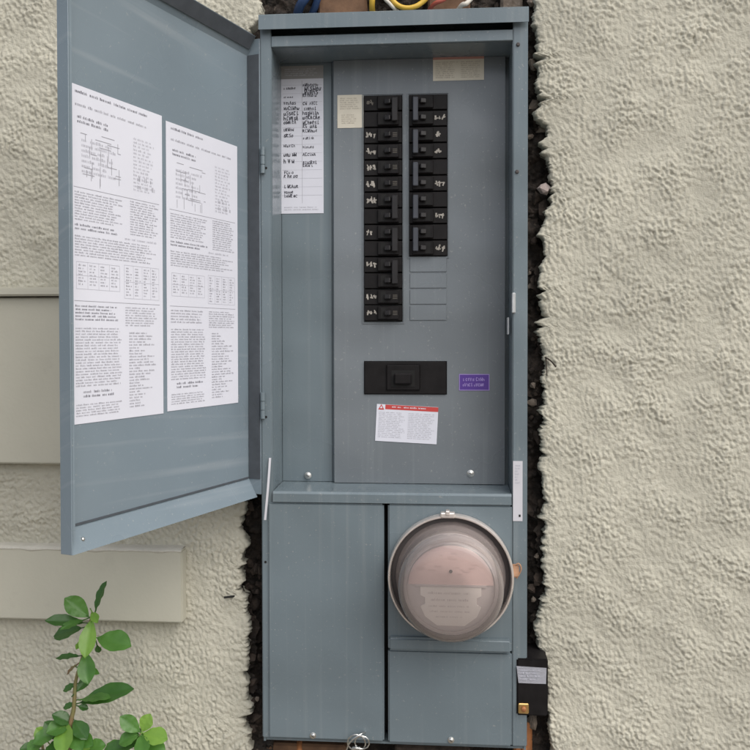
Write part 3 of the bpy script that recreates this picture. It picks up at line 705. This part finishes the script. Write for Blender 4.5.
def sheet(corners, seed):
    P = [on_door(*c, .0004) for c in corners]
    u0 = (P[0][0]+P[3][0])/2; u1 = (P[1][0]+P[2][0])/2; v1 = (P[0][1]+P[1][1])/2; v0 = (P[2][1]+P[3][1])/2
    # local x runs from the free edge towards the hinge (left to right as read)
    cu, cv = (u0+u1)/2, (v0+v1)/2; w_, h_ = abs(u0-u1)/2, (v1-v0)/2
    bm = bmesh.new(); box(bm, -w_, w_, 0, .0003, -h_, h_)
    r = random.Random(seed); y = -.00012; L = .0029
    def X(f): return -w_+2*w_*f
    def Z(f): return h_-2*h_*f
    def blk(x0, x1, z0, z1, lh=L, mi=1, **k): words(bm, X(x0), X(x1), Z(z1), Z(z0), lh, mi, y, r, **k)
    def rule(x0, x1, f): quad(bm, X(x0), X(x1), Z(f)-.0003, Z(f)+.0003, y, 1)
    blk(.06, .9, .012, .035, .005, 3, ragged=.5); blk(.06, .95, .05, .075, .005, 1); blk(.08, .45, .085, .115, .005, 3)
    # a wiring diagram top left
    for i in range(26):
        a, b = r.uniform(.08, .5), r.uniform(.13, .27)
        if r.random() < .5: quad(bm, X(a), X(min(a+r.uniform(.04, .18), .52)), Z(b), Z(b)+.0008, y-.00002*i/26, 1)
        else: quad(bm, X(a), X(a)+.0008, Z(min(b+r.uniform(.02, .06), .29)), Z(b), y-.00002*i/26, 1)
    blk(.12, .48, .15, .26, .0055, 2, ragged=.4)
    blk(.66, .9, .10, .28, .0042, 2, ww=(.8, 1.6)); blk(.70, .95, .22, .29, .009, 2, ww=(.5, .8), ragged=.6)
    rule(.04, .96, .30)
    blk(.05, .55, .31, .40, L, 1); blk(.62, .95, .305, .42, L, 1); blk(.05, .55, .405, .43, .0040, 3); blk(.05, .95, .44, .505, L, 1)
    for x0, x1, z0, z1, nc in ((.06, .5, .52, .60, 4), (.55, .95, .515, .62, 4)):          # tables
        for i in range(nc+1): quad(bm, X(x0+(x1-x0)*i/nc), X(x0+(x1-x0)*i/nc)+.0004, Z(z1), Z(z0), y*1.1, 2)
        for i in range(3): quad(bm, X(x0), X(x1), Z(z0+(z1-z0)*i/2), Z(z0+(z1-z0)*i/2)+.0004, y*1.2, 2)
        for i in range(nc):
            a = x0+(x1-x0)*i/nc; blk(a+.02, a+(x1-x0)/nc-.015, z0+.004, z1-.002, .0034, 1, ww=(.8, 2.), ragged=.5)
    rule(.04, .96, .635)
    blk(.05, .5, .645, .70, .0036, 3 if seed % 2 else 1); blk(.56, .95, .645, .715, L, 1)
    blk(.05, .52, .712, .895, .0031, 1, ragged=.1); blk(.60, .93, .725, .975, .0034, 1, ragged=.7)
    blk(.12, .48, .90, .93, .0046, 3); blk(.05, .52, .94, .985, L, 1)
    blk(.56, .95, .425, .44, .0042, 2)
    Mx = DM @ Matrix.Translation((cu, .0006, cv)) @ Matrix(((-1, 0, 0, 0), (0, -1, 0, 0), (0, 0, 1, 0), (0, 0, 0, 1)))
    bmesh.ops.transform(bm, matrix=Mx, verts=bm.verts)
    me = bpy.data.meshes.new('instruction_sheet'); bm.to_mesh(me); bm.free()
    return mesh_obj('instruction_sheet', me, [M['sheet'], M['ink'], M['ink_faint'], M['ink_mid']], door)
sheet(((65, 79), (159, 116), (166, 412), (74, 426)), 1)
sheet(((163, 119.5), (235, 146), (240, 402), (170, 411.5)), 2)
for py in (160, 405):
    p = at(263, py, -.003); bm = bmesh.new()
    for i in range(3): lathe(bm, [(.0034, i*.0125), (.0034, i*.0125+.0117)], (p.x, p.y-.002, p.z-.019), axis='Z', n=12)
    obj('hinge', bm, M['paint'], door, smooth=40)
p = on_door(83, 540, .008); q = DM @ Vector((p[0], .0075, LB*.45)); bm = bmesh.new(); bmesh.ops.create_icosphere(bm, subdivisions=2, radius=.0026)
bmesh.ops.translate(bm, verts=bm.verts, vec=q); obj('rivet', bm, M['steel'], door, smooth=True)
for px, py in ((265.5, 562), (266, 417), (266, 168)):
    q = at(px, py, -.0015); obj('screw_hole', lathe(bmesh.new(), [(.0018, -.0005), (.0018, .0004)], (q.x, -.0015, q.z), n=12), M['void'], panel)

# wire seal between the covers
sealc = at(358, 740, -.012)
bm = bmesh.new()
def ringpts(c, r, n_, a0=0, tilt=.6): return [c+Vector((r*math.cos(a0+2*math.pi*i/n_), -.35*r*math.sin(a0+2*math.pi*i/n_)*tilt, r*math.sin(a0+2*math.pi*i/n_))) for i in range(n_+1)]
tube(bm, ringpts(sealc+Vector((-.002, 0, -.004)), .0125, 14), .0011, 6, 2)
tube(bm, ringpts(sealc+Vector((.006, -.003, -.002)), .0100, 14, 1.), .0010, 6, 2)
tube(bm, [sealc+Vector((.010, .008, .008)), sealc+Vector((.004, -.004, .010)), sealc+Vector((-.010, -.006, .0)), sealc+Vector((-.016, .0, -.014))], .0013, 6, 5)
box(bm, sealc.x-.008, sealc.x+.004, sealc.y-.006, sealc.y-.001, sealc.z-.018, sealc.z-.008, bev=.001)
obj('wire_seal', bm, M['steel'], smooth=40, label='looped silver wire seal hanging at the foot of the grey covers', cat='seal')

# ------------------------------------------------------------------ electric meter
mcn = at(450.5, 577.5, -.020)
meter = empty('electric_meter', (mcn.x, CY, mcn.z), 'round glass electricity meter clamped by a pale metal ring', 'meter')
cyl = (mcn.x, CY-.0002, mcn.z)
RR = .0865
obj('socket_collar', lathe(bmesh.new(), [(RR-.0045, .0), (RR-.0045, .005), (RR-.0065, .006), (.070, .006), (.070, .002)], cyl, n=72, cap=False), M['meterdark'], meter, smooth=35)
obj('clamp_ring', lathe(bmesh.new(), [(RR-.0035, .001), (RR, .002), (RR+.0004, .010), (RR, .018), (RR-.001, .0195), (RR-.0028, .0195), (RR-.0038, .018), (RR-.0038, .003)], cyl, n=96, cap=False), M['ringm'], meter, smooth=50)
obj('meter_base', lathe(bmesh.new(), [(.073, .001), (.073, .006), (.05, .008)], cyl, n=64), M['meterdark'], meter, smooth=35)
gp = [(.0755, .0065), (.0755, .0105), (.0725, .0115), (.0715, .018), (.0705, .05), (.0690, .074), (.0665, .082), (.0615, .0875), (.055, .0898), (.04, .0915), (.02, .0922), (.0005, .0924)]
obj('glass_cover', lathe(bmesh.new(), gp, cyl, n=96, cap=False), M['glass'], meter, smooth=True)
FH = .066
obj('inner_frame', lathe(bmesh.new(), [(.063, .008), (.063, .030), (.060, .033), (.060, FH-.006), (.0625, FH-.003), (.0625, FH-.0005), (.0585, FH), (.0575, FH-.003), (.003, FH-.003)], cyl, n=72), M['meterbody'], meter, smooth=35)
# face: half-round dial above, nameplate with notched sides below
fx, fy, fz = cyl[0], cyl[1]-FH+.002, cyl[2]
def flat(bm, pts, y, t_, mi=0):
    a = [bm.verts.new((fx+p[0], y, fz+p[1])) for p in pts]; b = [bm.verts.new((fx+p[0], y+t_, fz+p[1])) for p in pts]
    f = bm.faces.new(a); f.material_index = mi
    for i in range(len(pts)): q = bm.faces.new((a[i], b[i], b[(i+1) % len(pts)], a[(i+1) % len(pts)])); q.material_index = mi
bm = bmesh.new(); R_ = .0560
flat(bm, [(R_*math.cos(math.pi*i/32), .004+(R_-.004)*math.sin(math.pi*i/32)) for i in range(33)], fy-.0012, .002)
dial = obj('dial_plate', bm, M['dial'], meter)
bm = bmesh.new()
lathe(bm, [(.0022, 0), (.0022, .0016)], (fx, fy-.0012, fz+.022), n=16)
obj('dial_pin', bm, M['meterdark'], dial)
bm = bmesh.new(); r = random.Random(11)
for i in range(16):
    a_ = r.uniform(.5, 2.7); q_ = r.uniform(.018, .046); x, z = q_*math.cos(a_), .004+q_*math.sin(a_)
    w_ = r.uniform(.003, .010); quad(bm, fx+x-w_/2, fx+x+w_/2, fz+z, fz+z+r.uniform(.0012, .0028), fy-.0016-.00002*i, 0)
obj('dial_print', bm, M['dial_ink'], dial)
bm = bmesh.new()
flat(bm, [(-.040, .001), (.040, .001), (.040, -.010), (.034, -.013), (.034, -.022), (.040, -.025), (.034, -.038), (.018, -.050), (-.018, -.050), (-.034, -.038), (-.040, -.025), (-.034, -.022), (-.034, -.013), (-.040, -.010)], fy-.0022, .003)
np_ = obj('nameplate', bm, M['plate'], meter)
bm = bmesh.new(); r = random.Random(5)
for z_, hw, lh in ((-.004, .030, .0055), (-.013, .026, .0055), (-.022, .029, .0042), (-.029, .028, .0042), (-.036, .020, .0042)):
    words(bm, fx-hw, fx+hw, fz+z_-lh, fz+z_, lh, 0, fy-.0026, r, ragged=.15)
obj('nameplate_print', bm, M['plate_ink'], np_)
bm = bmesh.new(); box(bm, fx-.047, fx+.047, fy-.0030, fy-.0010, fz+.0015, fz+.0042)
obj('cross_bar', bm, M['meterbody'], meter)
# clip at the top of the ring, seal tab on its right side
bm = bmesh.new(); p = Vector((cyl[0]-.003, cyl[1]-.012, cyl[2]+RR))
box(bm, p.x-.011, p.x+.009, p.y-.009, p.y+.006, p.z-.004, p.z+.0035, bev=.0015)
box(bm, p.x-.004, p.x+.002, p.y-.011, p.y+.004, p.z+.0, p.z+.0065, bev=.0012)
obj('ring_clip', bm, M['ringm'], meter, smooth=30)
bm = bmesh.new(); p = at(516, 570, -.012)
box(bm, p.x-.006, p.x+.004, p.y-.003, p.y+.003, p.z-.010, p.z+.008, bev=.0018, seg=2)
tube(bm, [p+Vector((-.004, 0, .004)), p+Vector((.003, -.004, .010)), p+Vector((.007, 0, .001)), p+Vector((.001, .002, -.012))], .0011, 6, 4)
obj('seal_tab', bm, M['rust'], meter, smooth=35)

# ------------------------------------------------------------------ small black box at the lower right
a = rect(514.5, 664, 548, 716, -.004); x0, x1, z0, z1 = a
jb = empty('terminal_box', ((x0+x1)/2, .012, z0), 'small black box with a white label, right of the lower grey cover', 'box')
bm = bmesh.new(); box(bm, x0+.003, x1, -.004, .058, z0, z1+.007, bev=.002, seg=2)
obj('case', bm, M['black'], jb, smooth=30)
bm = bmesh.new()
q = [at(516.5, 666, -.0048), at(546.5, 668, -.0048), at(546, 684, -.0048), at(518.5, 683, -.0048)]
bm.faces.new([bm.verts.new(p) for p in q]); 
bmesh.ops.solidify(bm, geom=bm.faces[:], thickness=.0005)
obj('label', bm, M['sheet'], jb)
bm = bmesh.new()
c = at(517, 682, -.0057); e = at(545, 669, -.0057); words(bm, c.x+.003, e.x-.002, c.z, e.z, .0042, 0, c.y, rnd)
obj('label_print', bm, M['ink_pale'], jb)
p = at(523.5, 708.5, -.006)
bm = bmesh.new(); box(bm, p.x-.0072, p.x+.0072, -.0075, -.0035, p.z-.0072, p.z+.0072, bev=.0012)
br = obj('brass_plate', bm, M['brass'], jb)
bm = bmesh.new(); lathe(bm, [(.0035, .0), (.0035, .002), (.002, .003)], (p.x, -.0076, p.z), n=14); obj('screw', bm, M['copper'], br, smooth=35)

# ------------------------------------------------------------------ cables above and below the box
def cable(name, pts, r, m, label, group=None, seg=10):
    bm = tube(bmesh.new(), pts, r, seg, 7); return obj(name, bm, M[m], smooth=True, label=label, cat='cable', group=group)
Y_ = .030
cable('cable', [at(373, 16, .05), at(372, 4, .03), at(374, -12, .03), at(380, -40, .05), at(384, -70, .09)], .0042, 'yellow', 'yellow cable standing upright above the panel hood')
cable('cable', [at(386, -50, .08), at(388, -14, .03), at(394, 2, .022), at(406, 8, .02), at(420, 4, .022), at(430, -10, .03), at(436, -50, .08)], .0036, 'yellow', 'yellow cable sagging in a loop above the panel hood')
cable('cable', [at(382, -50, .08), at(383, -8, .026), at(390, 4, .020), at(398, 12, .03), at(404, 20, .06)], .0026, 'white_wire', 'white cable crossing the yellow loop above the hood')
cable('cable', [at(296, 20, .06), at(300, 6, .034), at(308, -6, .03), at(320, -30, .05), at(322, -70, .09)], .0065, 'blue', 'dark blue cable at the left above the hood')
cable('cable', [at(309, 20, .06), at(316, 4, .04), at(318, -12, .04), at(312, -60, .08)], .0050, 'blue', 'second dark blue cable, next to the wooden block above the hood')
cable('cable', [at(424, 20, .06), at(433, 5, .034), at(446, -2, .030), at(460, -20, .05), at(464, -70, .09)], .0030, 'redwire', 'dull red cable above the right half of the hood')
cable('cable', [at(452, 20, .06), at(461, 6, .036), at(468, 2, .034), at(476, -14, .05), at(480, -70, .09)], .0034, 'white_wire', 'pale cable right of the red one above the hood')
cable('cable', [at(522, 716, .03), at(521, 728, .03), at(524, 750, .035), at(527, 800, .05), at(528, 830, .09)], .0045, 'copper', 'copper wire running down from the small black box')
cable('cable', [at(300, 738, .05), at(300, 752, .02), at(310, 772, .03), at(314, 820, .09)], .0040, 'copper', 'copper wire under the left grey cover')

# ------------------------------------------------------------------ shrub
PYL = -.10
base = Vector((at(72, 750, PYL).x, PYL+.03, 0))
shrub = empty('shrub', base, 'young green shrub with glossy oval leaves at the foot of the wall', 'plant')
def stem(pts, r0, r1): return obj('stem', tube(bmesh.new(), pts, r0, 7, 6, r1=r1), M['bark'], shrub, smooth=True)
top = at(92, 612, PYL)
stem([base, base+Vector((.004, -.01, .4)), at(70, 780, PYL), at(74, 706, PYL), at(76, 680, PYL), at(84, 650, PYL), top], .0045, .0012)
b2 = base+Vector((.02, 0, .0))
stem([b2, b2+Vector((.05, .0, .5)), at(128, 800, PYL), at(136, 755, PYL), at(141, 733, PYL)], .004, .0014)
stem([base+Vector((-.01, .01, 0)), base+Vector((-.03, .0, .5)), at(50, 800, PYL+.02), at(44, 755, PYL+.02), at(40, 735, PYL+.02)], .004, .0014)
def leaf(b, tip, width, m, nrm, cup=.18, droop=.12):
    ax = tip-b; L = ax.length; ax = ax.normalized(); nrm = (nrm-ax*nrm.dot(ax)).normalized(); sdv = ax.cross(nrm)
    bm = bmesh.new(); NL, NS = 10, 4; rows = []
    for i in range(NL+1):
        t_ = i/NL
        wv = width/2*(math.sin(math.pi*t_**1.1)**.72)*(.72+.42*t_) if 0 < t_ < 1 else .0004
        c = b+ax*(L*t_)-nrm*(droop*L*t_*t_)
        row = []
        for j in range(-NS, NS+1):
            s_ = j/NS
            row.append(bm.verts.new(c+sdv*(wv*s_)+nrm*(cup*wv*abs(s_)**1.4-.0009*(1-abs(s_))**6*0)-nrm*(.0006 if j == 0 else 0)+nrm*(.0009*math.sin(i*2.1+j)*abs(s_))))
        rows.append(row)
    for a, c in zip(rows, rows[1:]):
        for j in range(2*NS): bm.faces.new((a[j], a[j+1], c[j+1], c[j]))
    tube(bm, [b-ax*.008+nrm*.001, b+ax*L*.1], .0008, 5, 0)
    return obj('leaf', bm, M[m], shrub, smooth=True)
V_ = Vector
LV = [  # base px, tip px, dY at tip, width m, material, normal
    ((95, 613), (102, 581), .004, .017, 'leaf_dark', (-.6, -.75, .2)),
    ((89, 617), (65, 598), -.010, .027, 'leaf', (-.1, -.75, .65)),
    ((84, 623), (45, 619), -.012, .020, 'leaf_dark', (0, -.6, .8)),
    ((82, 628), (51, 635), .012, .022, 'leaf_dark', (-.1, -.7, .6)),
    ((84, 620), (60, 627), -.02, .016, 'leaf', (0, -.4, .9)),
    ((92, 619), (84, 656), -.030, .023, 'leaf_young', (.2, -.8, .55)),
    ((97, 638), (129, 643), -.014, .033, 'leaf', (.15, -.65, .75)),
    ((80, 656), (55, 657), .01, .012, 'leaf_dark', (0, -.45, .9)),
    ((86, 652), (87, 683), -.024, .025, 'leaf', (.05, -.8, .55)),
    ((80, 703), (129, 685), -.012, .030, 'leaf_dark', (.1, -.6, .8)),
    ((79, 700), (108, 693), -.020, .020, 'leaf', (.1, -.3, .95)),
    ((92, 612), (97, 622), -.02, .012, 'leaf_young', (.2, -.8, .5)),
    ((78, 664), (63, 674), .01, .007, 'bark', (0, -.7, .7)),
    ((97, 645), (99, 653), .0, .009, 'leaf_dark', (0, -.7, .7)),
    ((76, 704), (62, 707), .0, .010, 'leaf_dark', (0, -.7, .7)),
    ((78, 706), (88, 708), .0, .010, 'leaf_dark', (0, -.7, .7)),
    ((73, 724), (54, 713), -.01, .020, 'leaf_dark', (0, -.6, .8)),
    ((72, 724), (46, 731), -.02, .026, 'leaf', (-.2, -.7, .7)),
    ((70, 728), (80, 748), -.03, .024, 'leaf', (.2, -.8, .5)),
    ((74, 720), (86, 737), -.02, .022, 'leaf_dark', (.3, -.7, .6)),
    ((60, 730), (32, 741), -.02, .024, 'leaf', (-.2, -.7, .7)),
    ((66, 722), (62, 752), -.04, .028, 'leaf_young', (-.1, -.8, .6)),
    ((44, 738), (28, 752), -.02, .024, 'leaf', (-.2, -.6, .7)),
    ((140, 732), (121, 717), -.01, .022, 'leaf', (-.2, -.7, .7)),
    ((142, 732), (149, 715), .0, .020, 'leaf_young', (.1, -.8, .5)),
    ((143, 733), (166, 738), -.015, .026, 'leaf_young', (.2, -.7, .7)),
    ((139, 735), (118, 742), -.01, .024, 'leaf', (-.2, -.6, .8)),
    ((141, 734), (143, 756), -.03, .022, 'leaf', (0, -.8, .6)),
    ((136, 745), (100, 751), -.01, .024, 'leaf_dark', (0, -.6, .8)),
    ((134, 752), (158, 758), -.01, .024, 'leaf', (.2, -.6, .8)),
    ((126, 752), (106, 742), .01, .020, 'leaf', (0, -.6, .8)),
    ((80, 668), (98, 672), -.01, .012, 'leaf', (.2, -.6, .7)), ((77, 684), (62, 690), .0, .012, 'leaf_dark', (-.2, -.6, .7)),
    ((88, 640), (76, 648), -.02, .014, 'leaf_young', (-.2, -.7, .6)), ((76, 692), (90, 676), .012, .014, 'leaf_dark', (.1, -.8, .4)),
    ((70, 735), (92, 744), -.02, .024, 'leaf', (.3, -.7, .6)), ((64, 740), (44, 722), .0, .022, 'leaf_dark', (-.2, -.7, .6)),
    ((58, 738), (50, 754), -.03, .024, 'leaf_dark', (-.2, -.8, .5)), ((48, 742), (36, 728), .0, .020, 'leaf_young', (-.2, -.7, .6)),
    ((72, 742), (64, 718), .012, .022, 'leaf', (0, -.8, .5)), ((84, 750), (104, 744), .0, .022, 'leaf', (.2, -.6, .7)),
    ((136, 748), (130, 730), .01, .020, 'leaf_dark', (0, -.8, .5)), ((146, 742), (164, 752), -.01, .022, 'leaf', (.2, -.7, .6)),
    ((90, 754), (76, 745), -.02, .022, 'leaf_young', (0, -.7, .7)), ((40, 750), (20, 748), -.01, .020, 'leaf_dark', (0, -.6, .8)),
]
for b, t_, dy, wd, m, nn in LV:
    leaf(at(*b, PYL), at(*t_, PYL+dy), wd, m, V_(nn), cup=rnd.uniform(.1, .3), droop=rnd.uniform(.05, .2))
for i in range(75):                                    # the rest of the shrub below the picture's edge
    h_ = rnd.uniform(.25, .90); a_ = rnd.uniform(0, 6.28); rr = rnd.uniform(.01, .07)
    b = base+V_((.01+rr*math.cos(a_)*1.3, rr*math.sin(a_)*.5, h_))
    d = V_((math.cos(a_), math.sin(a_)*.8-.2, rnd.uniform(-.1, .5))).normalized()*rnd.uniform(.03, .055)
    if (b+d).z > .93: continue
    leaf(b, b+d, rnd.uniform(.018, .03), rnd.choice(['leaf', 'leaf_dark', 'leaf', 'leaf_young']), V_((rnd.uniform(-.2, .2), -.5, .85)))
